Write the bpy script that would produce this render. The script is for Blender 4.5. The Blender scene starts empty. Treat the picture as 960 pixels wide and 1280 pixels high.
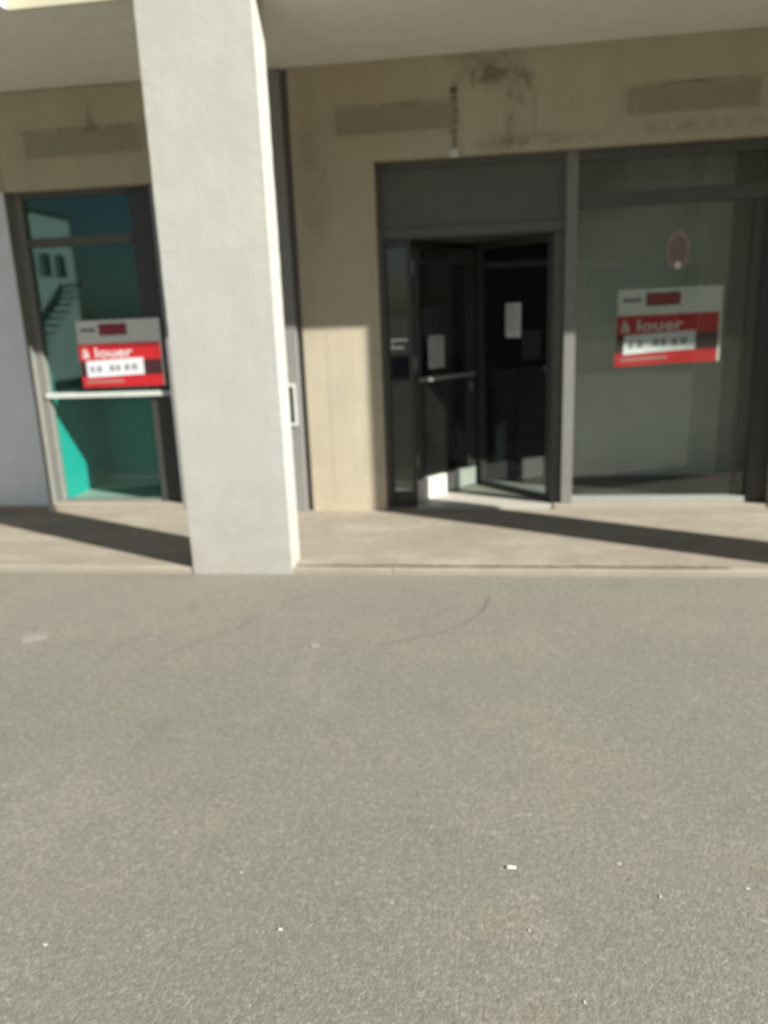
import bpy, bmesh, math, random
from mathutils import Vector, Matrix
random.seed(7)
S = bpy.context.scene
COL = S.collection

# ------------------------------------------------------------------ camera
def cam_axes(p, r, y):
    cy, sy = math.cos(y), math.sin(y)
    fwd = Vector((sy*math.cos(p), cy*math.cos(p), -math.sin(p)))
    rt = Vector((cy, -sy, 0)); up = rt.cross(fwd)
    return rt*math.cos(r)+up*math.sin(r), -rt*math.sin(r)+up*math.cos(r), fwd
RT, UP, FW = cam_axes(math.radians(14.4515), math.radians(-2.2901), math.radians(-8.1717))
cd = bpy.data.cameras.new('camera'); cam = bpy.data.objects.new('camera', cd); COL.objects.link(cam)
cam.matrix_world = Matrix(((RT.x, UP.x, -FW.x, 0), (RT.y, UP.y, -FW.y, 0), (RT.z, UP.z, -FW.z, 1.6), (0, 0, 0, 1)))
cd.sensor_fit = 'VERTICAL'; cd.sensor_height = 36; cd.sensor_width = 27; cd.lens = 27
cd.clip_start = 0.05; cd.clip_end = 2000
cd.dof.use_dof = True; cd.dof.focus_distance = 1.2; cd.dof.aperture_fstop = 2.7
S.camera = cam

# ------------------------------------------------------------------ light
SUN = Vector((1.94, -1.0, 1.276)).normalized()
w = bpy.data.worlds.new('World'); S.world = w; w.use_nodes = True
nt = w.node_tree; nt.nodes.clear()
sky = nt.nodes.new('ShaderNodeTexSky'); sky.sky_type = 'NISHITA'; sky.sun_disc = False
sky.sun_elevation = math.asin(SUN.z); sky.sun_rotation = math.atan2(SUN.x, SUN.y)
bg = nt.nodes.new('ShaderNodeBackground'); bg.inputs[1].default_value = 0.05
wo = nt.nodes.new('ShaderNodeOutputWorld')
nt.links.new(sky.outputs[0], bg.inputs[0]); nt.links.new(bg.outputs[0], wo.inputs[0])
ld = bpy.data.lights.new('sun', 'SUN'); ld.energy = 5.0; ld.angle = math.radians(0.55); ld.color = (1, 0.965, 0.885)
lo = bpy.data.objects.new('sun', ld); COL.objects.link(lo); lo.rotation_euler = (-SUN).to_track_quat('-Z', 'Y').to_euler(); lo.location = (8, -4, 9)
S.view_settings.view_transform = 'Standard'; S.view_settings.look = 'None'; S.view_settings.gamma = 1
S.view_settings.exposure = 0.84
S.render.engine = 'CYCLES'
S.cycles.max_bounces = 10; S.cycles.transparent_max_bounces = 16; S.cycles.caustics_reflective = False

# ------------------------------------------------------------------ materials
def newmat(name):
    m = bpy.data.materials.new(name); m.use_nodes = True
    n = m.node_tree; n.nodes.clear()
    o = n.nodes.new('ShaderNodeOutputMaterial'); b = n.nodes.new('ShaderNodeBsdfPrincipled')
    n.links.new(b.outputs[0], o.inputs[0]); return m, n, b, o
def N(n, t, **k):
    q = n.nodes.new(t)
    for a, v in k.items(): setattr(q, a, v)
    return q
def L(n, a, b): n.links.new(a, b)
def coords(n): return N(n, 'ShaderNodeTexCoord').outputs['Object']
def noise(n, co, scale, detail=4, rough=.55, stretch=None):
    if stretch:
        mp = N(n, 'ShaderNodeMapping'); mp.inputs['Scale'].default_value = stretch; L(n, co, mp.inputs[0]); co = mp.outputs[0]
    t = N(n, 'ShaderNodeTexNoise'); t.inputs['Scale'].default_value = scale; t.inputs['Detail'].default_value = detail
    t.inputs['Roughness'].default_value = rough; L(n, co, t.inputs['Vector']); return t.outputs['Fac']
def ramp(n, fac, stops):
    r = N(n, 'ShaderNodeValToRGB'); e = r.color_ramp.elements
    while len(e) < len(stops): e.new(.5)
    for i, (p, c) in enumerate(stops):
        e[i].position = p; e[i].color = (c, c, c, 1) if not hasattr(c, '__len__') else (*c, 1)
    L(n, fac, r.inputs[0]); return r.outputs[0]
def mix(n, fac, a, b, mode='MIX'):
    m = N(n, 'ShaderNodeMix', data_type='RGBA', blend_type=mode)
    for s, v in ((m.inputs[0], fac), (m.inputs[6], a), (m.inputs[7], b)):
        if hasattr(v, 'is_linked'): L(n, v, s)
        elif hasattr(v, '__len__'): s.default_value = (*v, 1)
        else: s.default_value = v if s == m.inputs[0] else (v, v, v, 1)
    return m.outputs[2]
def math_(n, op, a, b=0.0, clamp=False):
    m = N(n, 'ShaderNodeMath', operation=op, use_clamp=clamp)
    for s, v in ((m.inputs[0], a), (m.inputs[1], b)):
        if hasattr(v, 'is_linked'): L(n, v, s)
        else: s.default_value = v
    return m.outputs[0]
def bump(n, b, h, strength, dist=.01):
    q = N(n, 'ShaderNodeBump'); q.inputs['Strength'].default_value = strength; q.inputs['Distance'].default_value = dist
    L(n, h, q.inputs['Height']); L(n, q.outputs[0], b.inputs['Normal'])

def spot(n, co, x, z, rx, rz, edge_noise, y=None):
    """soft blotch centred at x,z (facade plane), broken by noise -> 0..1"""
    sp = N(n, 'ShaderNodeSeparateXYZ'); L(n, co, sp.inputs[0])
    dx = math_(n, 'DIVIDE', math_(n, 'SUBTRACT', sp.outputs[0], x), rx)
    dz = math_(n, 'DIVIDE', math_(n, 'SUBTRACT', sp.outputs[2], z), rz)
    d = math_(n, 'ADD', math_(n, 'MULTIPLY', dx, dx), math_(n, 'MULTIPLY', dz, dz))
    g = math_(n, 'SUBTRACT', 1.0, d, True)
    return math_(n, 'MULTIPLY', g, edge_noise, True)

def concrete(name, base, var=.12, stains=(), rough=.9, bumpn=.25, streak=.1, warm=None):
    m, n, b, o = newmat(name); co = coords(n)
    big = noise(n, co, 1.6, 5, .6); med = noise(n, co, 9, 5, .65); fine = noise(n, co, 90, 3, .6)
    st = noise(n, co, 5, 4, .6, (1, 1, .12))
    c = mix(n, ramp(n, big, [(.3, 0), (.7, 1)]), tuple(v*(1-var) for v in base), tuple(min(1, v*(1+var)) for v in base))
    c = mix(n, ramp(n, med, [(.35, 0), (.7, .35)]), c, tuple(v*.8 for v in base))
    c = mix(n, ramp(n, st, [(.45, 0), (.75, streak*3)]), c, tuple(v*.7 for v in base))
    if warm: c = mix(n, ramp(n, noise(n, co, .9, 3), [(.4, 0), (.65, .5)]), c, warm)
    c = mix(n, ramp(n, fine, [(.3, .25), (.6, 0)]), c, tuple(v*.65 for v in base))
    for (x, z, rx, rz, col, amt, sc) in stains:
        f = ramp(n, noise(n, co, sc, 5, .7), [(.38, 0), (.62, 1)])
        s = spot(n, co, x, z, rx, rz, f)
        c = mix(n, math_(n, 'MULTIPLY', s, amt, True), c, col)
    L(n, c, b.inputs['Base Color']); b.inputs['Roughness'].default_value = rough
    b.inputs['Specular IOR Level'].default_value = .25
    h = math_(n, 'ADD', math_(n, 'MULTIPLY', med, .6), math_(n, 'MULTIPLY', fine, .4))
    bump(n, b, h, bumpn, .006)
    return m
def plain(name, col, rough=.5, metal=0, var=.06, scale=14, spec=.4, bumpn=.03):
    m, n, b, o = newmat(name); co = coords(n)
    f = noise(n, co, scale, 4)
    c = mix(n, f, tuple(v*(1-var*2) for v in col), tuple(min(1, v*(1+var*2)) for v in col))
    L(n, c, b.inputs['Base Color']); b.inputs['Roughness'].default_value = rough; b.inputs['Metallic'].default_value = metal
    b.inputs['Specular IOR Level'].default_value = spec
    bump(n, b, f, bumpn); return m
def glass(name, tint, dust=.03, dustcol=(.35, .36, .33), ior=1.85, tone=(.9, .95, .93)):
    m, n, b, o = newmat(name); n.nodes.remove(b); co = coords(n)
    tr = N(n, 'ShaderNodeBsdfTransparent'); tr.inputs[0].default_value = (*tint, 1)
    gl = N(n, 'ShaderNodeBsdfGlossy'); gl.inputs['Roughness'].default_value = .015
    gl.inputs['Color'].default_value = (*tone, 1)
    ge = N(n, 'ShaderNodeNewGeometry'); dt = N(n, 'ShaderNodeVectorMath', operation='DOT_PRODUCT')
    L(n, ge.outputs['Normal'], dt.inputs[0]); L(n, ge.outputs['Incoming'], dt.inputs[1])
    r0 = ((ior-1)/(ior+1))**2
    fz = math_(n, 'POWER', math_(n, 'SUBTRACT', 1.0, math_(n, 'ABSOLUTE', dt.outputs['Value']), True), 5.0)
    fr_out = math_(n, 'ADD', math_(n, 'MULTIPLY', fz, 1-r0), r0, True)
    df = N(n, 'ShaderNodeBsdfDiffuse'); df.inputs[0].default_value = (*dustcol, 1)
    q = N(n, 'ShaderNodeBump'); q.inputs['Strength'].default_value = .04; q.inputs['Distance'].default_value = .004
    L(n, noise(n, co, 2.5, 2), q.inputs['Height']); L(n, q.outputs[0], gl.inputs['Normal'])
    m1 = N(n, 'ShaderNodeMixShader'); L(n, fr_out, m1.inputs[0]); L(n, tr.outputs[0], m1.inputs[1]); L(n, gl.outputs[0], m1.inputs[2])
    m2 = N(n, 'ShaderNodeMixShader'); dn = ramp(n, noise(n, co, 3, 5, .7), [(.3, dust*.5), (.75, dust*1.6)])
    L(n, dn, m2.inputs[0]); L(n, m1.outputs[0], m2.inputs[1]); L(n, df.outputs[0], m2.inputs[2])
    L(n, m2.outputs[0], o.inputs[0]); return m

def asphalt():
    m, n, b, o = newmat('asphalt'); co = coords(n)
    base = mix(n, ramp(n, noise(n, co, .55, 5, .6), [(.3, 0), (.7, 1)]), (.200, .195, .160), (.256, .243, .196))
    base = mix(n, ramp(n, noise(n, co, 2.3, 4, .7), [(.45, 0), (.72, .5)]), base, (.20, .19, .158))
    base = mix(n, ramp(n, noise(n, co, 1.1, 4, .6), [(.47, 0), (.66, .7)]), base, (.268, .240, .168))
    base = mix(n, ramp(n, noise(n, co, 6.5, 4, .7), [(.45, 0), (.7, .5)]), base, (.19, .19, .165))
    base = mix(n, ramp(n, noise(n, co, .42, 5, .65, (1, 1.6, 1)), [(.42, .6), (.58, 0)]), base, (.192, .192, .168))
    base = mix(n, ramp(n, noise(n, co, 1.0, 5, .7, (1.5, .8, 1)), [(.54, 0), (.64, .5)]), base, (.275, .258, .212))
    sy = N(n, 'ShaderNodeSeparateXYZ'); L(n, co, sy.inputs[0])
    kz = math_(n, 'MULTIPLY', math_(n, 'SUBTRACT', math_(n, 'ADD', sy.outputs[1], noise(n, co, .8, 3)), 3.4), .6, True)
    base = mix(n, math_(n, 'MULTIPLY', kz, .6), base, (.275, .250, .200))
    v = N(n, 'ShaderNodeTexVoronoi'); v.inputs['Scale'].default_value = 120; L(n, co, v.inputs['Vector'])
    sp = N(n, 'ShaderNodeSeparateColor'); L(n, v.outputs['Color'], sp.inputs[0])
    c = mix(n, ramp(n, sp.outputs[0], [(0, 0), (.5, .0), (.8, .3), (1, .55)]), base, (.14, .14, .122))
    c = mix(n, ramp(n, sp.outputs[1], [(.80, 0), (1, .5)]), c, (.38, .355, .30))
    gr = noise(n, co, 48, 4, .75)
    c = mix(n, ramp(n, gr, [(.36, .38), (.55, 0)]), c, (.13, .13, .11))
    c = mix(n, ramp(n, gr, [(.52, 0), (.70, .30)]), c, (.33, .31, .26))
    g2 = noise(n, co, 22, 5, .8)
    c = mix(n, ramp(n, g2, [(.40, .22), (.5, 0)]), c, (.15, .15, .13)); c = mix(n, ramp(n, g2, [(.56, 0), (.68, .16)]), c, (.32, .30, .25))
    c = mix(n, math_(n, 'MULTIPLY', ramp(n, noise(n, co, 3.2, 6, .75), [(.56, 0), (.64, 1)]), .28), c, (.15, .145, .125))
    # sparse pale flecks (worn aggregate)
    v2 = N(n, 'ShaderNodeTexVoronoi'); v2.inputs['Scale'].default_value = 7; L(n, co, v2.inputs['Vector'])
    c = mix(n, ramp(n, v2.outputs['Distance'], [(.0, .8), (.045, .55), (.07, 0)]), c, (.36, .34, .30))
    # long, faint tyre scuffs
    ty = noise(n, co, 1.5, 3, .5, (.25, 2.6, 1))
    c = mix(n, ramp(n, ty, [(.55, 0), (.75, .4)]), c, (.20, .19, .16))
    L(n, c, b.inputs['Base Color']); b.inputs['Roughness'].default_value = .88; b.inputs['Specular IOR Level'].default_value = .3
    h = math_(n, 'ADD', math_(n, 'MULTIPLY', v.outputs['Distance'], -.7), math_(n, 'MULTIPLY', gr, .8))
    bump(n, b, h, .4, .004)
    return m

M = {}
DK = (.075, .067, .048); RUST = (.16, .10, .055)
M['asphalt'] = asphalt()
M['pavement'] = concrete('pavement_concrete', (.345, .315, .255), .14, (), .92, .35, .0, (.37, .30, .235))
def pave_mat():
    m = concrete('pavement_concrete', (.345, .315, .255), .14, (), .92, .35, .0, (.37, .30, .235))
    n = m.node_tree; b = next(q for q in n.nodes if q.type == 'BSDF_PRINCIPLED'); co = coords(n)
    c = b.inputs['Base Color'].links[0].from_socket
    c = mix(n, ramp(n, noise(n, co, 3.0, 6, .7, (1, 2.2, 1)), [(.42, .5), (.58, 0)]), c, (.27, .235, .185))
    c = mix(n, ramp(n, noise(n, co, 2.1, 5, .65, (.6, 1.6, 1)), [(.52, 0), (.66, .55)]), c, (.44, .41, .34))
    c = mix(n, ramp(n, noise(n, co, 17, 4, .7), [(.35, .4), (.5, 0)]), c, (.24, .21, .17))
    L(n, c, b.inputs['Base Color']); return m
M['pavement'] = pave_mat()
M['kerb'] = concrete('kerb_concrete', (.40, .355, .285), .10, (), .92, .4, .0)
M['beige'] = concrete('beige_concrete', (.55, .50, .38), .08, (
    (.0, 3.20, .28, .11, DK, .8, 11), (-.02, 3.19, .13, .06, (.09, .08, .05), .9, 16), (.0, 3.33, .45, .08, DK, .45, 8),
    (.24, 3.12, .10, .16, DK, .6, 14), (.14, 2.93, .05, .24, DK, .5, 13), (.32, 2.95, .03, .25, DK, .3, 17), (-.25, 2.95, .045, .24, (.08, .07, .05), .9, 22), (-1.3, 2.6, .14, .7, (.33, .30, .2), .8, 5),
    (.3, 2.76, .6, .07, RUST, .5, 9), (1.4, 2.78, .6, .06, RUST, .4, 9), 
    (-3.0, 3.08, .05, .20, DK, .7, 16), (-3.1, 3.055, .6, .025, DK, .7, 9), (-.7, 3.055, .45, .018, DK, .7, 9), (1.4, 3.055, .5, .018, DK, .7, 9), (-1.2, 1.0, .16, .2, (.42, .40, .31), .5, 22)), .93, .3, .15, (.50, .41, .28))
M['whitewall'] = concrete('white_render', (.80, .85, .88), .03, (), .85, .1, .02)
M['pillar'] = concrete('pillar_render', (.525, .53, .495), .05, (
    (-1.6, .35, .5, .4, (.36, .345, .31), .5, 8),), .92, .45, .05, (.53, .515, .44))
def pillar_mat():
    m = M['pillar']; n = m.node_tree; b = next(q for q in n.nodes if q.type == 'BSDF_PRINCIPLED'); co = coords(n)
    c = b.inputs['Base Color'].links[0].from_socket
    sp = N(n, 'ShaderNodeSeparateXYZ'); L(n, co, sp.inputs[0]); z = sp.outputs[2]
    # second pour above ~2 m a touch warmer, with a faint day joint
    c = mix(n, math_(n, 'MULTIPLY', ramp(n, math_(n, 'SUBTRACT', z, 1.50), [(.495, 0), (.505, 1)]), .5), c, (.53, .525, .45))
    dj = math_(n, 'SUBTRACT', 1.0, math_(n, 'MULTIPLY', math_(n, 'ABSOLUTE', math_(n, 'SUBTRACT', z, 2.0)), 110.0), True)
    c = mix(n, math_(n, 'MULTIPLY', dj, .35), c, (.36, .35, .31))
    # splash dirt at the foot, broken up
    fz = math_(n, 'SUBTRACT', 1.0, math_(n, 'MULTIPLY', z, 1.3), True)
    c = mix(n, math_(n, 'MULTIPLY', math_(n, 'MULTIPLY', fz, fz), ramp(n, noise(n, co, 7, 5, .7), [(.35, .15), (.65, .85)])), c, (.36, .33, .27))
    # pitting and fine vertical trowel lines
    c = mix(n, ramp(n, noise(n, co, 55, 4, .8), [(.36, .5), (.46, 0)]), c, (.38, .37, .33))
    c = mix(n, ramp(n, noise(n, co, 26, 3, .6, (1, 1, .10)), [(.40, .2), (.55, 0)]), c, (.43, .42, .38))
    c = mix(n, ramp(n, noise(n, co, 4.5, 6, .75), [(.42, .5), (.60, 0)]), c, (.44, .435, .40))
    L(n, c, b.inputs['Base Color'])
pillar_mat()
M['cream'] = concrete('cream_fascia', (.62, .58, .43), .04, (), .85, .2, .03)
M['ceiling'] = concrete('soffit_paint', (.82, .81, .74), .04, (), .9, .15, .0)
M['frame'] = plain('grey_aluminium', (.225, .225, .205), .42, .0, .05)
M['palealu'] = plain('pale_aluminium', (.36, .37, .34), .45)
M['darkframe'] = plain('dark_anodised', (.055, .057, .052), .4, .0)
M['shadegrey'] = plain('shaded_grey_aluminium', (.10, .10, .088), .45)  # frame grey darkened: the shade on rails and jamb is in the colour
M['panel'] = plain('grey_infill_panel', (.115, .115, .10), .5, 0, .08, 5)
M['whitebar'] = plain('white_rail', (.62, .66, .62), .45)
M['cover'] = plain('grey_cover_paint', (.27, .265, .255), .5)
M['black'] = plain('black_joint', (.02, .02, .018), .9)
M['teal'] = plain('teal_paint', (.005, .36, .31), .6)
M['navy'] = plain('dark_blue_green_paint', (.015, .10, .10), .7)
M['lightfloor'] = concrete('pale_tiles', (.50, .48, .42), .05, (), .6, .05, 0)
M['darkfloor'] = concrete('grey_lino', (.40, .40, .38), .1, (), .6, .05, 0)
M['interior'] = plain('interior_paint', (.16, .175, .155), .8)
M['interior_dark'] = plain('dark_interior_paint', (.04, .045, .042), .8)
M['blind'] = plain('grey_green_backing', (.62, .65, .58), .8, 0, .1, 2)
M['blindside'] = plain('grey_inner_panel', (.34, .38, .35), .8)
M['glass'] = glass('window_glass', (.74, .93, .89), .010, tone=(.55, .92, .86))
M['dusty'] = glass('dusty_window_glass', (.86, .91, .86), .03, (.36, .39, .34), 1.8)
M['doorglass'] = glass('door_glass', (.58, .64, .61), .02)
M['steel'] = plain('pale_kickplate', (.62, .62, .58), .5)
M['red'] = plain('sign_red', (.52, .018, .025), .35, spec=.5)
M['darkred'] = plain('sign_dark_red', (.20, .03, .035), .4)
M['signwhite'] = plain('sign_white', (.72, .73, .70), .35)
M['signblack'] = plain('sign_black', (.05, .02, .02), .4)
M['ink'] = plain('ink', (.05, .055, .07), .6)
M['redink'] = plain('red_ink', (.42, .05, .06), .6)
M['paper'] = plain('paper', (.66, .67, .65), .7)
M['bluepaper'] = plain('strip_paper', (.74, .75, .80), .6)
M['greypaper'] = plain('faded_paper', (.42, .44, .42), .7)
M['greytext'] = plain('grey_print', (.28, .29, .29), .8)
M['pink'] = plain('faded_pink', (.36, .24, .22), .6)
M['dullpink'] = plain('dull_pink', (.20, .155, .135), .6)
M['stone'] = plain('pale_stone', (.70, .66, .52), .8)
M['chip'] = plain('dull_chip', (.48, .45, .37), .85)
M['chalk'] = plain('chalky_fleck', (.275, .262, .225), .9)
M['plaster'] = concrete('white_plaster', (.62, .62, .58), .04)
M['ochre'] = concrete('ochre_render', (.36, .33, .27), .06)
M['roofing'] = plain('roofing', (.12, .11, .10), .9)
M['winddark'] = plain('dark_panes', (.03, .04, .045), .15)
M['joint'] = plain('earthy_joint', (.15, .10, .07), .95)
M['ventbeige'] = plain('weathered_vent_paint', (.40, .365, .265), .8)
M['rubber'] = plain('cable_rubber', (.12, .105, .075), .7)
M['crack'] = plain('crack_fill', (.170, .162, .137), .95)

# ------------------------------------------------------------------ mesh helpers
def box(bm, x0, x1, y0, y1, z0, z1, bev=0):
    r = bmesh.ops.create_cube(bm, size=1)
    for v in r['verts']:
        v.co = Vector((x0+(v.co.x+.5)*(x1-x0), y0+(v.co.y+.5)*(y1-y0), z0+(v.co.z+.5)*(z1-z0)))
    if bev:
        es = list({e for v in r['verts'] for e in v.link_edges})
        bmesh.ops.bevel(bm, geom=es, offset=bev, segments=2, affect='EDGES', profile=.6)
def link(name, bm, mat, parent=None, smooth=False):
    me = bpy.data.meshes.new(name); bmesh.ops.recalc_face_normals(bm, faces=bm.faces); bm.to_mesh(me); bm.free()
    me.materials.append(M[mat])
    if smooth:
        for p in me.polygons: p.use_smooth = True
    o = bpy.data.objects.new(name, me); COL.objects.link(o)
    if parent:
        o.parent = parent
        o.matrix_parent_inverse = Matrix.Translation(-world_loc(parent))
    return o
def world_loc(o):
    l = Vector(o.location)
    return l if o.parent is None or o.type == 'EMPTY' else l
def boxes(name, lst, mat, parent=None, bev=0):
    bm = bmesh.new()
    for b in lst: box(bm, *b, bev)
    return link(name, bm, mat, parent)
def thing(name, label, cat, loc=(0, 0, 0), group=None):
    o = bpy.data.objects.new(name, None); COL.objects.link(o); o.location = loc; o.empty_display_size = .1
    o['label'] = label; o['category'] = cat
    if group: o['group'] = group
    return o
def tag(o, label, cat, group=None):
    o['label'] = label; o['category'] = cat
    if group: o['group'] = group
    return o
def panes(name, lst, mat, parent):      # each pane one thin sheet in its own plane (x0, x1, y, z0, z1)
    bm = bmesh.new()
    for (x0, x1, y, z0, z1) in lst:
        bm.faces.new([bm.verts.new(c) for c in ((x0, y, z0), (x1, y, z0), (x1, y, z1), (x0, y, z1))])
    return link(name, bm, mat, parent)
def struct(o): o['kind'] = 'structure'; return o
def node(name, parent, label=None):      # an empty used as an intermediate part
    o = bpy.data.objects.new(name, None); COL.objects.link(o); o.parent = parent; o.empty_display_size = .1
    o.matrix_parent_inverse = Matrix.Translation(-Vector(parent.location))
    return o

# ------------------------------------------------------------------ the ground
YK, YW, YG = 4.60, 6.05, 6.17       # kerb, facade face, glazing
ZP = .04
bm = bmesh.new(); bmesh.ops.create_grid(bm, x_segments=2, y_segments=2, size=600)
for v in bm.verts: v.co.z = 0
struct(link('road', bm, 'asphalt'))
# narrow concrete kerb, barely above the road, with hairline joints
bm = bmesh.new()
for a, b_ in ((-14, -4.2), (-4.198, -.62), (-.618, 2.9), (2.902, 16)): box(bm, a, b_, YK-.030, YK+.006, -.1, ZP-.001, .008)
struct(link('kerb', bm, 'kerb'))
struct(boxes('pavement', [(-14, 16, YK+.018, 6.16, -.1, ZP)], 'pavement', None, .003))
struct(boxes('pavement_joint', [(-14, 16, YK+.005, YK+.020, -.05, ZP-.004)], 'kerb'))
bm = bmesh.new(); prev = None; x = -1.24          # opened, dirt-filled joint behind the kerb
while x < 1.46:
    e = .4 if (x < -1.0 or x > 1.3) else 1
    h0, h1 = random.uniform(.004, .010)*e, random.uniform(.010, .030)*e
    a, b_ = bm.verts.new((x, YK+.014-h0, ZP+.003)), bm.verts.new((x, YK+.016+h1, ZP+.003))
    if prev: bm.faces.new((prev[0], a, b_, prev[1]))
    prev = (a, b_); x += random.uniform(.02, .06)
struct(link('pavement_joint', bm, 'joint'))

# ------------------------------------------------------------------ the building
B = thing('shop_building', 'concrete arcade building with beige beam, grey shopfronts and deep soffit', 'building', (0, 6.05, 0))
# beige concrete: pilaster, beam, next pilaster
bm = bmesh.new()
box(bm, -1.455, -.845, YW, 6.35, 0, 2.69)
box(bm, 2.12, 2.80, YW, 6.35, 0, 2.69)
box(bm, -1.455, 2.80, YW, 6.35, 2.69, 3.348)
box(bm, -3.80, -1.80, YW, 6.35, 2.645, 3.348, .006)
box(bm, -9.0, -3.803, YW, 6.35, 2.65, 3.348, .006)
box(bm, -1.27, -1.04, YW-.0015, YW+.01, .12, 1.9, .0012)     # slightly raised formwork field on the pilaster
link('facade_wall', bm, 'beige', B)
w1 = boxes('facade_wall', [(-9.0, -3.80, YW-.004, 6.35, 0, 2.648)], 'whitewall', B, .006); w1['label'] = 'smooth white rendered wall'
w2 = boxes('facade_wall', [(2.803, 14, YW, 6.35, 0, 3.348)], 'beige', B, .006)
boxes('skirting', [(-9.0, -3.81, YW-.016, YW-.005, ZP, .10)], 'kerb', B, .003)
cp = boxes('cover_panel', [(-1.80, -1.507, YW-.02, YW+.2, ZP, 3.345), ], 'cover', B, .004); cp['label'] = 'grey painted vertical cover strip'
boxes('facade_wall', [(-2.60, -1.803, YW+.02, 6.35, 0, 2.643)], 'cover', B, .004)
boxes('expansion_joint', [(-1.5065, -1.4555, YW+.045, YW+.2, 0, 3.345)], 'cover', B)
# soffit and slab with fascia; the left part of the slab oversails the pavement edge a little more
bm = bmesh.new()
box(bm, -2.70, 14, YK+.03, 6.40, 3.35, 3.62)
box(bm, -14, -2.703, YK-.22, 6.40, 3.352, 3.62)
link('soffit', bm, 'ceiling', B)
fa = boxes('fascia', [(-2.694, 14, YK+.004, YK+.028, 3.346, 4.0), (-2.72, -2.7, YK-.22, YK+.004, 3.46, 4.0), (-14, -2.722, YK-.245, YK-.222, 3.40, 4.0)], 'cream', B, .003)
fa['label'] = 'cream painted slab edge in the sun'
# storeys above (out of the picture, seen only by reflection or from a step aside)
bm = bmesh.new()
xs = [-14 + 2.8*i for i in range(11)]
for z0, z1 in ((3.62, 4.5), (6.0, 7.3), (8.8, 9.8)): box(bm, -14, 14, YK+.20, YK+.45, z0, z1)
for z0, z1 in ((4.5, 6.0), (7.3, 8.8)):
    for xx in xs: box(bm, xx, min(14, xx+1.2), YK+.20, YK+.45, z0, z1)
link('upper_wall', bm, 'ochre', B)
boxes('roof', [(-14.1, 14.1, YK+.05, 12, 9.8, 10.0)], 'roofing', B)
for xx in xs[:-1]:
    for z0, z1 in ((4.5, 6.0), (7.3, 8.8)):
        pw = boxes('window', [(xx+1.2, xx+1.2+.06, YK+.3, YK+.36, z0, z1), (xx+2.74, min(14, xx+2.8), YK+.3, YK+.36, z0, z1), (xx+1.96, xx+2.02, YK+.3, YK+.36, z0, z1)], 'whitebar', B)
        boxes('pane', [(xx+1.26, xx+2.74, YK+.32, YK+.34, z0, z1)], 'winddark', pw)
# pillars of the arcade
YF = YK-.038
for x0 in (-1.930, 1.93, -5.81, 5.805):
    bm = bmesh.new(); x1 = x0+.664
    # slightly rough arrises: subdivided slab with tiny irregularity
    box(bm, x0, x1, YF, YK+.180, 0, 4.55)
    bmesh.ops.subdivide_edges(bm, edges=bm.edges[:], cuts=7, use_grid_fill=True)
    hz = [e for e in bm.edges if abs(e.verts[0].co.z-e.verts[1].co.z) > .3]
    bmesh.ops.subdivide_edges(bm, edges=hz, cuts=11, use_grid_fill=True)
    for v in bm.verts:
        on = (abs(v.co.x-x0) < 1e-4 or abs(v.co.x-x1) < 1e-4)
        if on: v.co.x += random.uniform(-.001, .001)
        if abs(v.co.y-YF) < 1e-4 and on: v.co.y += random.uniform(0, .0015)
    if x0 == -1.930:
        for v in bm.verts:
            pass
    p = link('pillar', bm, 'pillar', B)

# vent grilles in the beam
for (x0, x1) in ((-1.13, -.24), (.93, 1.84), (-3.58, -2.59), ):
    g = boxes('vent_grille', [(x0, x0+.018, YW-.010, YW-.001, 2.865, 3.05), (x1-.018, x1, YW-.010, YW-.001, 2.865, 3.05),
              (x0+.018, x1-.018, YW-.010, YW-.001, 3.036, 3.05), (x0+.018, x1-.018, YW-.010, YW-.001, 2.865, 2.879)], 'beige', B)
    bm = bmesh.new()
    for k in range(9):
        z = 2.884+k*.0168
        box(bm, x0+.018, x1-.018, YW-.009, YW-.002, z, z+.0135)
    link('louvre', bm, 'ventbeige', g)
    boxes('backing', [(x0+.018, x1-.018, YW-.0018, YW-.0006, 2.879, 3.036)], 'rubber', g)

boxes('jamb_liner', [(-3.8005, -3.794, YW-.006, YG-.031, ZP+.0605, 2.644)], 'frame', B)
# ---- left shop window
W = node('shop_window', B)
f = boxes('frame', [(-3.797, -3.725, YG-.03, YG+.05, ZP+.0605, 2.643)], 'frame', W, .003)
for z0_, z1_ in ((2.60, 2.643), (2.23, 2.30)): boxes('transom_rail', [(-3.724, -2.821, YG-.02, YG+.05, z0_, z1_)], 'shadegrey', W, .003)
for z0_, z1_ in ((.125, 1.012), (1.055, 2.229), (2.301, 2.599)): panes('pane', [(-3.724, -2.821, YG+.015, z0_, z1_)], 'glass', W)
fr_ = boxes('frame', [(-2.82, -2.603, YG-.012, YG+.05, ZP+.0605, 2.643)], 'darkframe', W, .003)
r = boxes('rail', [(-3.745, -2.60, YG-.045, YG+.03, 1.013, 1.054)], 'whitebar', W, .004)
boxes('sill', [(-3.80, -2.60, YW+.02, YG+.05, 0, ZP+.06)], 'kerb', W, .005)
boxes('bottom_rail', [(-3.724, -2.821, YG-.01, YG+.05, ZP+.0605, .1245)], 'frame', W, .002)
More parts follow.
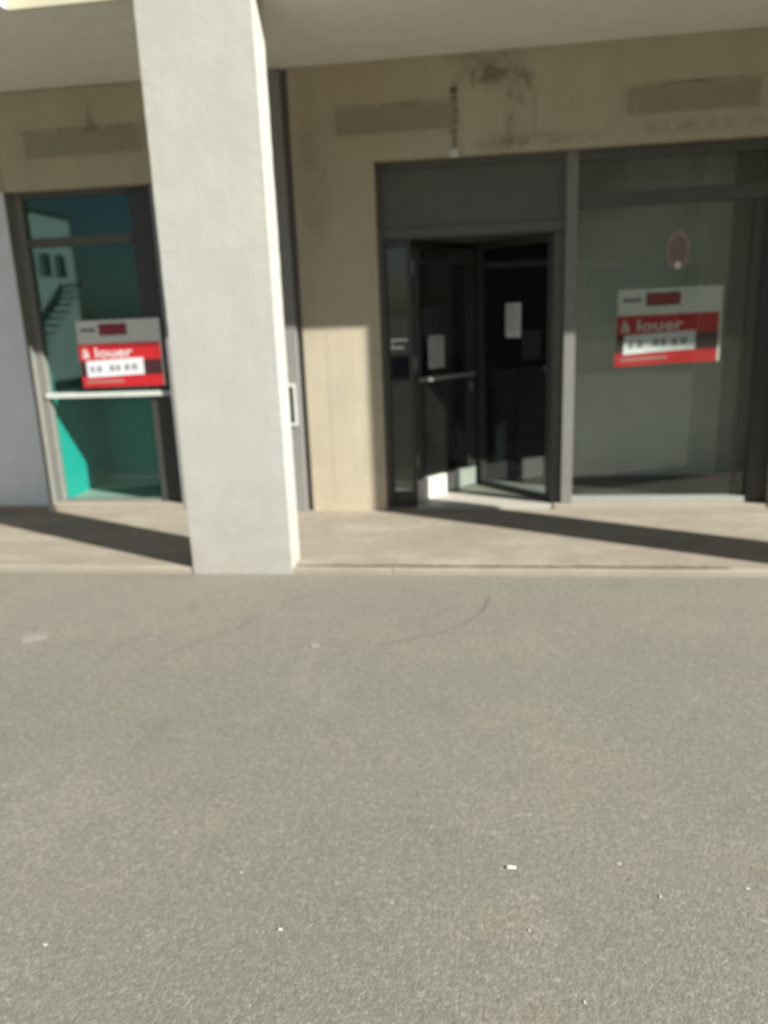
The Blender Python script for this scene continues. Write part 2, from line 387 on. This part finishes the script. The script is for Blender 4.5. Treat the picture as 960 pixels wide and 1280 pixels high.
# its shallow display niche, teal inside
D = node('display_niche', B)
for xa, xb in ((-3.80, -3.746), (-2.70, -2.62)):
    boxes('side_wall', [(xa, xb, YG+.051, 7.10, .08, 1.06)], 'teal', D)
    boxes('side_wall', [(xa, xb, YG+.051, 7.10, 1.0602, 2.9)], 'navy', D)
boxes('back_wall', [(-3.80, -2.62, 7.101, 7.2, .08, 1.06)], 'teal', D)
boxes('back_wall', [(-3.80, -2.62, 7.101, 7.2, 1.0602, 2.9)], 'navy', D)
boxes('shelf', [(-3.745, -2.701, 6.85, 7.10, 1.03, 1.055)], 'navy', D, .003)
boxes('niche_floor', [(-3.745, -2.701, YG+.051, 7.10, .0, .105)], 'lightfloor', D)
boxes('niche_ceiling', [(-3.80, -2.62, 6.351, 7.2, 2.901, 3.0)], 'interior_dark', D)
boxes('ledge', [(-3.745, -2.701, 7.02, 7.10, .1055, .16)], 'lightfloor', D, .004)

# ---- right shop window
W = node('shop_window', B)
boxes('frame', [(.558, .642, YG-.04, YG+.05, ZP+.0305, 2.687)], 'frame', W, .003)          # front mullion, catches the sun
boxes('frame', [(1.965, 2.117, YG-.03, YG+.05, ZP+.0305, 2.687)], 'darkframe', W, .003)  # dark finish carries the jamb's shade in its colour
for z0_, z1_ in ((2.615, 2.687), (2.295, 2.395)): boxes('transom_rail', [(.643, 1.964, YG-.03, YG+.05, z0_, z1_)], 'shadegrey', W, .003)
boxes('bottom_rail', [(.643, 1.964, YG-.035, YG+.04, ZP+.0305, .118)], 'palealu', W, .003)
for q_ in ((.643, 1.872, YG+.015, .119, 2.294), (.643, 1.964, YG+.015, 2.396, 2.614), (1.888, 1.964, YG+.015, .119, 2.294)): panes('pane', [q_], 'dusty', W)
boxes('mullion', [(1.8725, 1.8875, YG+.006, YG+.024, .119, 2.294)], 'darkframe', W)
boxes('sill', [(.50, 2.119, YW+.012, YG+.055, 0, ZP+.03)], 'kerb', W, .005)
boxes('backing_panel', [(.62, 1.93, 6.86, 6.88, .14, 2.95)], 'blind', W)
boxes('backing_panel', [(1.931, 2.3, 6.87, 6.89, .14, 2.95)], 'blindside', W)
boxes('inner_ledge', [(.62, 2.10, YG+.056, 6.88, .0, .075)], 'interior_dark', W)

# ---- entrance: head panel, sidelight, open leaf and angled glazed screen
Dr = node('shop_door', B)
boxes('head_panel', [(-.805, .520, YG-.01, YG+.03, 2.225, 2.64)], 'panel', Dr, .003)
boxes('frame', [(-.843, -.806, YG-.03, YG+.05, ZP, 2.687)], 'shadegrey', Dr, .003)
boxes('door_head', [(-.805, .557, YG-.03, YG+.05, 2.641, 2.687),
                (-.805, .557, YG-.02, YG+.05, 2.15, 2.224), (.478, .557, YG+.02, YG+.10, ZP+.012, 2.149),
                (.5205, .557, YG-.02, YG+.03, 2.225, 2.640)], 'panel', Dr, .003)
HX, HY = -.620, 6.30
AX, AY = -.11, 6.95            # apex of the angled entrance
def along(x0, y0, x1, y1, s0, s1, th, z0, z1, bm, off=0):
    """box running along the plan line p0->p1 between arc lengths s0 and s1"""
    d = Vector((x1-x0, y1-y0)); ln = d.length; d.normalize(); nn = Vector((d.y, -d.x))
    q = [Vector((x0, y0))+d*s0+nn*(off-th/2), Vector((x0, y0))+d*s1+nn*(off-th/2), Vector((x0, y0))+d*s1+nn*(off+th/2), Vector((x0, y0))+d*s0+nn*(off+th/2)]
    vs = [bm.verts.new((p.x, p.y, z)) for z in (z0, z1) for p in q]
    for a in ((0, 1, 2, 3), (4, 5, 6, 7), (0, 1, 5, 4), (1, 2, 6, 5), (2, 3, 7, 6), (3, 0, 4, 7)): bm.faces.new([vs[i] for i in a])
def sheet_along(x0, y0, x1, y1, s0, s1, z0, z1, bm):
    d = Vector((x1-x0, y1-y0)).normalized(); a = Vector((x0, y0))+d*s0; b_ = Vector((x0, y0))+d*s1
    bm.faces.new([bm.verts.new(c) for c in ((a.x, a.y, z0), (b_.x, b_.y, z0), (b_.x, b_.y, z1), (a.x, a.y, z1))])
# sidelight in the facade plane
boxes('sidelight', [(-.805, -.785, YG, YG+.03, .075, 2.149), (-.635, -.600, YG-.005, YG+.05, .075, 2.149),
                    (-.784, -.636, YG, YG+.03, .075, .17), (-.784, -.636, YG, YG+.03, 1.045, 1.085), (-.784, -.636, YG, YG+.03, 2.09, 2.149)], 'darkframe', Dr, .002)
for z0_, z1_ in ((.171, 1.044), (1.086, 2.089)): panes('sidelight_pane', [(-.784, -.636, YG+.015, z0_, z1_)], 'doorglass', Dr)
LW = math.hypot(AX-HX, AY-HY)
LF = node('door_leaf', Dr)
bm = bmesh.new()
P = (HX, HY, AX, AY)
along(*P, .0, .075, .042, .06, 2.10, bm); along(*P, LW-.17, LW-.06, .042, .06, 2.10, bm)
along(*P, .0755, LW-.1705, .04, 1.98, 2.10, bm)
link('leaf_frame', bm, 'darkframe', LF)
bm = bmesh.new(); sheet_along(*P, .0755, LW-.1705, .245, 1.979, bm); link('leaf_pane', bm, 'doorglass', LF)
for s0_, s1_, z0_ in ((.0, .36, .058), (.43, LW-.07, .075)):
    bm = bmesh.new(); along(*P, s0_, s1_, .05, z0_, .235, bm); link('kick_plate', bm, 'steel', LF)
bm = bmesh.new(); along(*P, .02, LW-.1, .022, 1.05, 1.082, bm, .045)
along(*P, .03, .05, .03, 1.055, 1.078, bm, .02); along(*P, LW-.13, LW-.11, .03, 1.055, 1.078, bm, .02)
link('push_bar', bm, 'cover', LF)
for z in (.35, 1.15, 1.90):
    bm = bmesh.new(); along(*P, -.012, .012, .052, z, z+.10, bm); link('hinge', bm, 'cover', LF)
bm = bmesh.new(); along(*P, .10, .38, .05, 2.0, 2.06, bm, .045); link('door_closer', bm, 'black', LF)
bm = bmesh.new(); along(*P, LW-.14, LW-.11, .012, .92, 1.0, bm, .024); link('lock_plate', bm, 'cover', LF)
# angled glazed screen from the apex back to the right jamb
SC = node('glazed_screen', Dr)
Q = (AX, AY, .50, YG+.09); SW = math.hypot(Q[2]-Q[0], Q[3]-Q[1])
bm = bmesh.new()
along(*Q, -.06, .07, .07, .06, 2.149, bm); along(*Q, SW-.06, SW-.01, .05, .06, 2.149, bm)
along(*Q, .0705, SW-.0605, .05, .06, .10, bm); along(*Q, .0705, SW-.0605, .05, 2.09, 2.149, bm)
link('screen_frame', bm, 'darkframe', SC)
bm = bmesh.new(); sheet_along(*Q, .0705, SW-.0605, .101, 2.089, bm); link('screen_pane', bm, 'doorglass', SC)
boxes('threshold', [(-.60, .557, YW+.03, 6.26, 0, ZP+.02)], 'lightfloor', Dr, .004)
bm = bmesh.new()
vs = [bm.verts.new(c) for c in ((-.66, 6.2602, ZP+.018), (.56, 6.2602, ZP+.018), (AX+.05, AY+.06, ZP+.018), (AX-.05, AY+.06, ZP+.018))]
bm.faces.new(vs); r = bmesh.ops.extrude_face_region(bm, geom=bm.faces[:])
for g in r['geom']:
    if isinstance(g, bmesh.types.BMVert): g.co.z = 0
link('porch_floor', bm, 'lightfloor', Dr)
boxes('porch_ceiling', [(-.805, .557, YG+.051, 7.05, 2.1505, 2.20)], 'panel', Dr)
boxes('base_panel', [(-.843, -.60, YG-.005, YG+.05, 0.0, .0745)], 'darkframe', Dr)

# ---- shop interior
IN = node('shop_interior', B)
boxes('inner_floor', [(-1.40, 2.7, 6.36, 11, 0, .045)], 'darkfloor', IN)
boxes('inner_wall', [(-1.45, -1.40, 6.36, 11, 0, 3), (2.7, 2.75, 6.36, 11, 0, 3), (-1.45, 2.75, 11.001, 11.1, 0, 3)], 'interior', IN)
boxes('inner_ceiling', [(-1.45, 2.75, 6.36, 11.1, 3.001, 3.05)], 'interior', IN)
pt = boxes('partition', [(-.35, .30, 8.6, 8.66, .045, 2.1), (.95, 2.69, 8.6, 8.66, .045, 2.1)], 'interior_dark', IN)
boxes('batten_light', [(-.12, .95, 8.45, 8.55, 2.02, 2.08)], 'whitebar', IN, .004)
boxes('counter', [(.55, .90, 7.6, 8.0, .046, .62), (.53, .92, 7.58, 8.02, .621, .65)], 'interior', IN, .003)

# ------------------------------------------------------------------ small fittings on the building
# cable and little white box under the beam
bm = bmesh.new(); box(bm, -.252, -.246, YW-.008, YW-.001, 2.735, 3.12)
bmesh.ops.subdivide_edges(bm, edges=[e for e in bm.edges if abs(e.verts[0].co.z-e.verts[1].co.z) > .1], cuts=8)
for v in bm.verts: v.co.x += .003*math.sin(v.co.z*23)
jb = thing('junction_box', 'small white box below a dark cable on the beam over the entrance', 'junction box', (-.249, YW, 2.68))
link('cable', bm, 'rubber', jb)
boxes('housing', [(-.282, -.216, YW-.045, YW-.002, 2.672, 2.728)], 'whitebar', jb, .008)
boxes('cable_clip', [(-.272, -.226, YW-.014, YW-.001, 3.10, 3.135)], 'rubber', jb, .003)

# framed plate on the grey strip beside the pillar
pl = thing('wall_plate', 'white framed dark plate on the grey strip right of the pillar', 'plate', (-1.60, YW-.02, .93))
boxes('plate_frame', [(-1.675, -1.659, YW-.036, YW-.021, .755, 1.09), (-1.556, -1.540, YW-.036, YW-.021, .755, 1.09),
                      (-1.6588, -1.5562, YW-.036, YW-.021, 1.068, 1.09), (-1.6588, -1.5562, YW-.036, YW-.021, .755, .777)], 'signwhite', pl, .002)
boxes('plate_face', [(-1.6588, -1.5562, YW-.030, YW-.021, .7772, 1.0678)], 'darkframe', pl)

# ------------------------------------------------------------------ "à louer" boards
def text_polys(s, size):
    cu = bpy.data.curves.new('t', 'FONT'); cu.body = s; cu.size = size; cu.resolution_u = 3; cu.offset = size*.012
    ob = bpy.data.objects.new('t', cu); COL.objects.link(ob); bpy.context.view_layer.update()
    me = bpy.data.meshes.new_from_object(ob.evaluated_get(bpy.context.evaluated_depsgraph_get()))
    bpy.data.objects.remove(ob); return me
def board(x0, x1, z0, z1, y, slope, curl, label, lit=1):
    Wd, H = x1-x0, z1-z0
    def F(u, v, off=0.0):
        c = curl*math.exp(-((u/.30)**2+(v/.30)**2)) if curl else 0
        return Vector((x0+u*Wd-c*.45, y-c-off-.003*math.sin(u*5+1), z0+v*H+(u-.5)*Wd*slope-(.25*c if curl else 0)))
    t = thing('letting_sign', label, 'sign', (x0+Wd/2, y, z0), 'letting boards on the shop windows')
    def sheet(name, rects, mat, off, parent, th=.0012, skew=0):
        bm = bmesh.new()
        for (u0, u1, v0, v1) in rects:
            nx, ny = max(2, int((u1-u0)*22)), max(2, int((v1-v0)*16))
            lay = []
            for o_ in (off, off-th):
                lay.append([[bm.verts.new(F(u0+(u1-u0)*i/nx, v0+(v1-v0)*j/ny+skew*(i/nx-.5), o_)) for i in range(nx+1)] for j in range(ny+1)])
            a, b_ = lay
            for j in range(ny):
                for i in range(nx):
                    bm.faces.new((a[j][i], a[j][i+1], a[j+1][i+1], a[j+1][i])); bm.faces.new((b_[j][i], b_[j+1][i], b_[j+1][i+1], b_[j][i+1]))
            for i in range(nx):
                bm.faces.new((a[0][i], b_[0][i], b_[0][i+1], a[0][i+1])); bm.faces.new((a[ny][i], a[ny][i+1], b_[ny][i+1], b_[ny][i]))
            for j in range(ny):
                bm.faces.new((a[j][0], a[j+1][0], b_[j+1][0], b_[j][0])); bm.faces.new((a[j][nx], b_[j][nx], b_[j+1][nx], a[j+1][nx]))
        return link(name, bm, mat, parent)
    sheet('board', [(0, 1, 0, 1)], 'signwhite', 0, t, .004)
    sheet('red_band', [(.0, .975, .0, .655)], 'red', .0022, t)
    sheet('black_band', [(.0, .975, .175, .40)], 'signblack', .0040, t)
    lg = sheet('logo_box', [(.27, .60, .775, .945)], 'darkred', .0022, t)
    for k in range(5): sheet('printed_mark', [(.295+.058*k, .330+.058*k, .815, .905)], 'redink', .0040, lg)
    for k in range(5): sheet('small_mark', [(.055+.035*k, .080+.035*k, .835, .885)], 'ink', .0022, t)
    sheet('small_print', [(.05, .50, .07, .10)], 'pink', .0042, t)
    # the words
    word = 'à louer'
    def ext(q):
        m_ = text_polys(q, 1.0); xs_ = [v.co.x for v in m_.vertices]; return m_, min(xs_), max(xs_)
    _, xm, xM = ext(word)
    for k, ch in enumerate(word):
        if ch == ' ': continue
        me, a, b_ = ext(ch); _, _, pe = ext(word[:k+1]); sh = pe-b_
        bm = bmesh.new(); bm.from_mesh(me)
        for v in bm.verts:
            v.co = F(.04+(v.co.x+sh-xm)/(xM-xm)*.60, .448+v.co.y*.215, .0045)
        link('letter', bm, 'signwhite', t)
    nt_ = sheet('number_slip', [(.075, .76, .165, .415)], 'bluepaper', .0075, t, .001, .03)
    for a, w_ in ((.12, .045), (.20, .06), (.35, .06), (.43, .05), (.53, .06), (.62, .06)):
        q_ = .03*((a+w_/2-.4)/.7)
        sheet('ink_mark', [(a, a+w_, .24+q_, .33+q_)], 'greytext', .0095, nt_, .001)
    return t
board(.965, 1.725, 1.150, 1.708, YG+.065, .012, .045, 'red and white letting board reading à louer on the dark grey window right of the entrance')
board(-3.375, -2.650, 1.100, 1.640, YG-.062, .004, 0, 'red and white letting board reading à louer above the white rail of the teal window')

# ------------------------------------------------------------------ papers and stickers
def paper(x0, x1, z0, z1, y, mat, label, name='notice_sheet', ang=None):
    t = thing(name, label, 'notice', ((x0+x1)/2, y, z0))
    return t
def notice_on(P, s0, s1, z0, z1, off, mat, label, lines=9):
    d = Vector((P[2]-P[0], P[3]-P[1])).normalized()
    loc = Vector((P[0], P[1]))+d*(s0+s1)/2
    t = thing('paper_notice', label, 'notice', (loc.x, loc.y, z0))
    bm = bmesh.new(); along(*P, s0, s1, .0012, z0, z1, bm, off); link('sheet', bm, mat, t)
    bm = bmesh.new(); h = (z1-z0)
    for k in range(lines):
        zz = z1-h*(.10+.085*k)
        along(*P, s0+(s1-s0)*.12, s0+(s1-s0)*random.uniform(.6, .9), .0008, zz, zz+h*.022, bm, off+.0014*(1 if off > 0 else -1))
    link('printed_lines', bm, 'greytext', t)
notice_on(P, .175, .375, 1.145, 1.41, .012, 'greypaper', 'pale paper notice on the glass of the open door leaf')
notice_on(Q, .375, .555, 1.37, 1.645, .012, 'paper', 'white paper notice on the glass screen at the right of the entrance')
st = boxes('white_strips', [(-.780, -.645, YG+.004, YG+.0105, 1.385, 1.405), (-.780, -.675, YG+.004, YG+.0105, 1.325, 1.347), (-.768, -.758, YG+.0045, YG+.0100, 1.3472, 1.3848)], 'signwhite')  # two thin white bars with a short link, in the sidelight glass
tag(st, 'two white strips on the narrow glass left of the open door', 'sticker')
# oval sticker
ov = thing('oval_sticker', 'faded oval sticker with pale ring above the letting board on the grey window', 'sticker', (1.372, YG, 1.97))
bm = bmesh.new(); NN = 40
ring = [[bm.verts.new((1.372+r*.079*math.cos(a), YG+.011-d_, 1.97+r*.135*math.sin(a))) for a in [2*math.pi*i/NN for i in range(NN)]] for r, d_ in ((1, .0), (.80, .0), (1, .003), (.80, .003))]
for i in range(NN):
    j = (i+1) % NN
    bm.faces.new((ring[2][i], ring[2][j], ring[3][j], ring[3][i])); bm.faces.new((ring[0][i], ring[1][i], ring[1][j], ring[0][j]))
    bm.faces.new((ring[0][i], ring[0][j], ring[2][j], ring[2][i])); bm.faces.new((ring[1][i], ring[3][i], ring[3][j], ring[1][j]))
link('ring', bm, 'pink', ov)
bm = bmesh.new(); bmesh.ops.create_cone(bm, cap_ends=True, segments=32, radius1=1, radius2=1, depth=1)
for v in bm.verts: v.co = Vector((1.372+v.co.x*.062, YG+.0095+v.co.z*.002, 1.97+v.co.y*.106))
link('disc', bm, 'dullpink', ov)
bm = bmesh.new(); bmesh.ops.create_cone(bm, cap_ends=True, segments=20, radius1=1, radius2=1, depth=1)
for v in bm.verts: v.co = Vector((1.374+v.co.x*.022, YG+.006+v.co.z*.002, 1.865+v.co.y*.026))
link('white_spot', bm, 'signwhite', ov)

# ------------------------------------------------------------------ bits on the road
def px(x, y, z=0):
    d = RT*(x-480)/960-UP*(y-640)/960+FW; t = (z-1.6)/d.z
    return Vector((0, 0, 1.6))+d*t
stones = [((638, 1085), .0105, 'roundest pale pebble, right of the middle of the road surface'), ((773, 1080), .0055, 'small pale pebble on the asphalt at the right, level with the roundest one'),
          ((350, 1162), .0065, 'flat pale chip on the asphalt in the lower left'), ((661, 1163), .0045, 'tiny pale chip on the asphalt below the roundest pebble'),
          ((730, 1253), .0045, 'tiny pale chip on the asphalt at the bottom right edge'), ((825, 1121), .0055, 'flat grey chip on the asphalt at the lower right'),
          ((301, 1091), .004, 'tiny grey chip on the asphalt left of the middle'), ((56, 1181), .005, 'grey chip on the asphalt by the lower left edge'),
          ((934, 1111), .005, 'grey chip on the asphalt by the right edge')]
for (pp, r, lb) in stones:
    c = px(*pp); bm = bmesh.new(); bmesh.ops.create_icosphere(bm, subdivisions=3, radius=1)
    sx, sy = random.uniform(.8, 1.5), random.uniform(.7, 1.1)
    for v in bm.verts:
        q = v.co; k = 1+.16*math.sin(q.x*4+pp[0])+.12*math.sin(q.y*5+q.z*4+pp[1])
        v.co = Vector((c.x+q.x*r*sx*k, c.y+q.y*r*sy*k, max(0.0005, q.z*r*.45*k+r*.25)))
    tag(link('pebble', bm, 'stone' if r > .008 else 'chip', None, True), lb, 'pebble', 'pale pebbles and chips on the asphalt')
def fleck(pts, label):
    bm = bmesh.new(); top = []
    cs = [px(*p) for p in pts]
    a = [bm.verts.new((c.x, c.y, .004)) for c in cs]; bm.faces.new(a)
    r = bmesh.ops.extrude_face_region(bm, geom=bm.faces[:])
    for g in r['geom']:
        if isinstance(g, bmesh.types.BMVert): g.co.z = .0002
    tag(link('paint_fleck', bm, 'chalk'), label, 'paint mark')
fleck([(24, 800), (36, 794), (58, 792), (60, 797), (44, 801), (28, 804)], 'worn pale smear on the asphalt at the left edge of the road')
fleck([(386, 806), (398, 804), (400, 808), (390, 810)], 'small worn pale mark on the asphalt below the pillar')
# hairline repairs in the asphalt
def crack(pts, wd, name='road_crack'):
    bm = bmesh.new(); P3 = [px(*p) for p in pts]; out = []
    for i in range(len(P3)-1):
        n_ = 10
        for k in range(n_):
            out.append(P3[i].lerp(P3[i+1], k/n_)+Vector((random.uniform(-.006, .006), random.uniform(-.006, .006), 0)))
    out.append(P3[-1]); prev = None
    for i, c in enumerate(out):
        d = (out[min(i+1, len(out)-1)]-out[max(i-1, 0)]).normalized(); nn = Vector((-d.y, d.x, 0))*wd*random.uniform(.4, 1)
        a, b_ = bm.verts.new((c+nn)[:2]+(.0025,)), bm.verts.new((c-nn)[:2]+(.0025,))
        if prev: bm.faces.new((prev[0], a, b_, prev[1]))
        prev = (a, b_)
    struct(link(name, bm, 'crack'))
crack([(470, 808), (520, 798), (560, 789), (590, 775), (606, 762), (612, 745)], .007)
crack([(215, 815), (255, 800), (300, 785), (322, 772)], .006)
crack([(120, 830), (140, 812), (190, 790)], .004)

# ------------------------------------------------------------------ across the street (seen in the panes)
O = thing('street_building', 'ochre rendered block across the street, seen mirrored in the shop glass', 'building', (23, -15, 0))
bm = bmesh.new(); box(bm, 2, 44, -21, -15, 0, 9.6); link('wall', bm, 'ochre', O)
boxes('roof', [(1.8, 44.2, -21.2, -14.7, 9.601, 9.8)], 'roofing', O)
for i in range(13):
    for z in (1.0, 4.3, 7.2):
        wf = boxes('window', [(3.1+i*3, 3.2+i*3, -14.999, -14.95, z, z+1.9), (4.4+i*3, 4.5+i*3, -14.999, -14.95, z, z+1.9), (3.2+i*3, 4.4+i*3, -14.999, -14.95, z+1.8, z+1.9)], 'whitebar', O)
        boxes('pane', [(3.2+i*3, 4.4+i*3, -14.999, -14.97, z, z+1.8)], 'winddark', wf)
O2 = thing('plaster_house', 'white plastered house with outside stair across the street, mirrored in the teal window', 'building', (-18, -14, 0))
boxes('wall', [(-22, -13.2, -11.9, -7.0, 0, 4.9)], 'plaster', O2)
boxes('roof', [(-22.2, -13.1, -12.0, -6.8, 4.901, 5.0)], 'roofing', O2)
for k in range(5):
    wf = boxes('window', [(-13.199, -13.12, -7.9-k*.85, -7.86-k*.85, 3.1, 3.75), (-13.199, -13.12, -7.44-k*.85, -7.40-k*.85, 3.1, 3.75)], 'plaster', O2)
    boxes('pane', [(-13.199, -13.16, -7.86-k*.85, -7.44-k*.85, 3.1, 3.75)], 'winddark', wf)
bm = bmesh.new()
for k in range(14): box(bm, -13.198, -12.4, -7.2-k*.3, -6.95-k*.3, .2+k*.2, .28+k*.2)
link('stair', bm, 'ochre', O2)
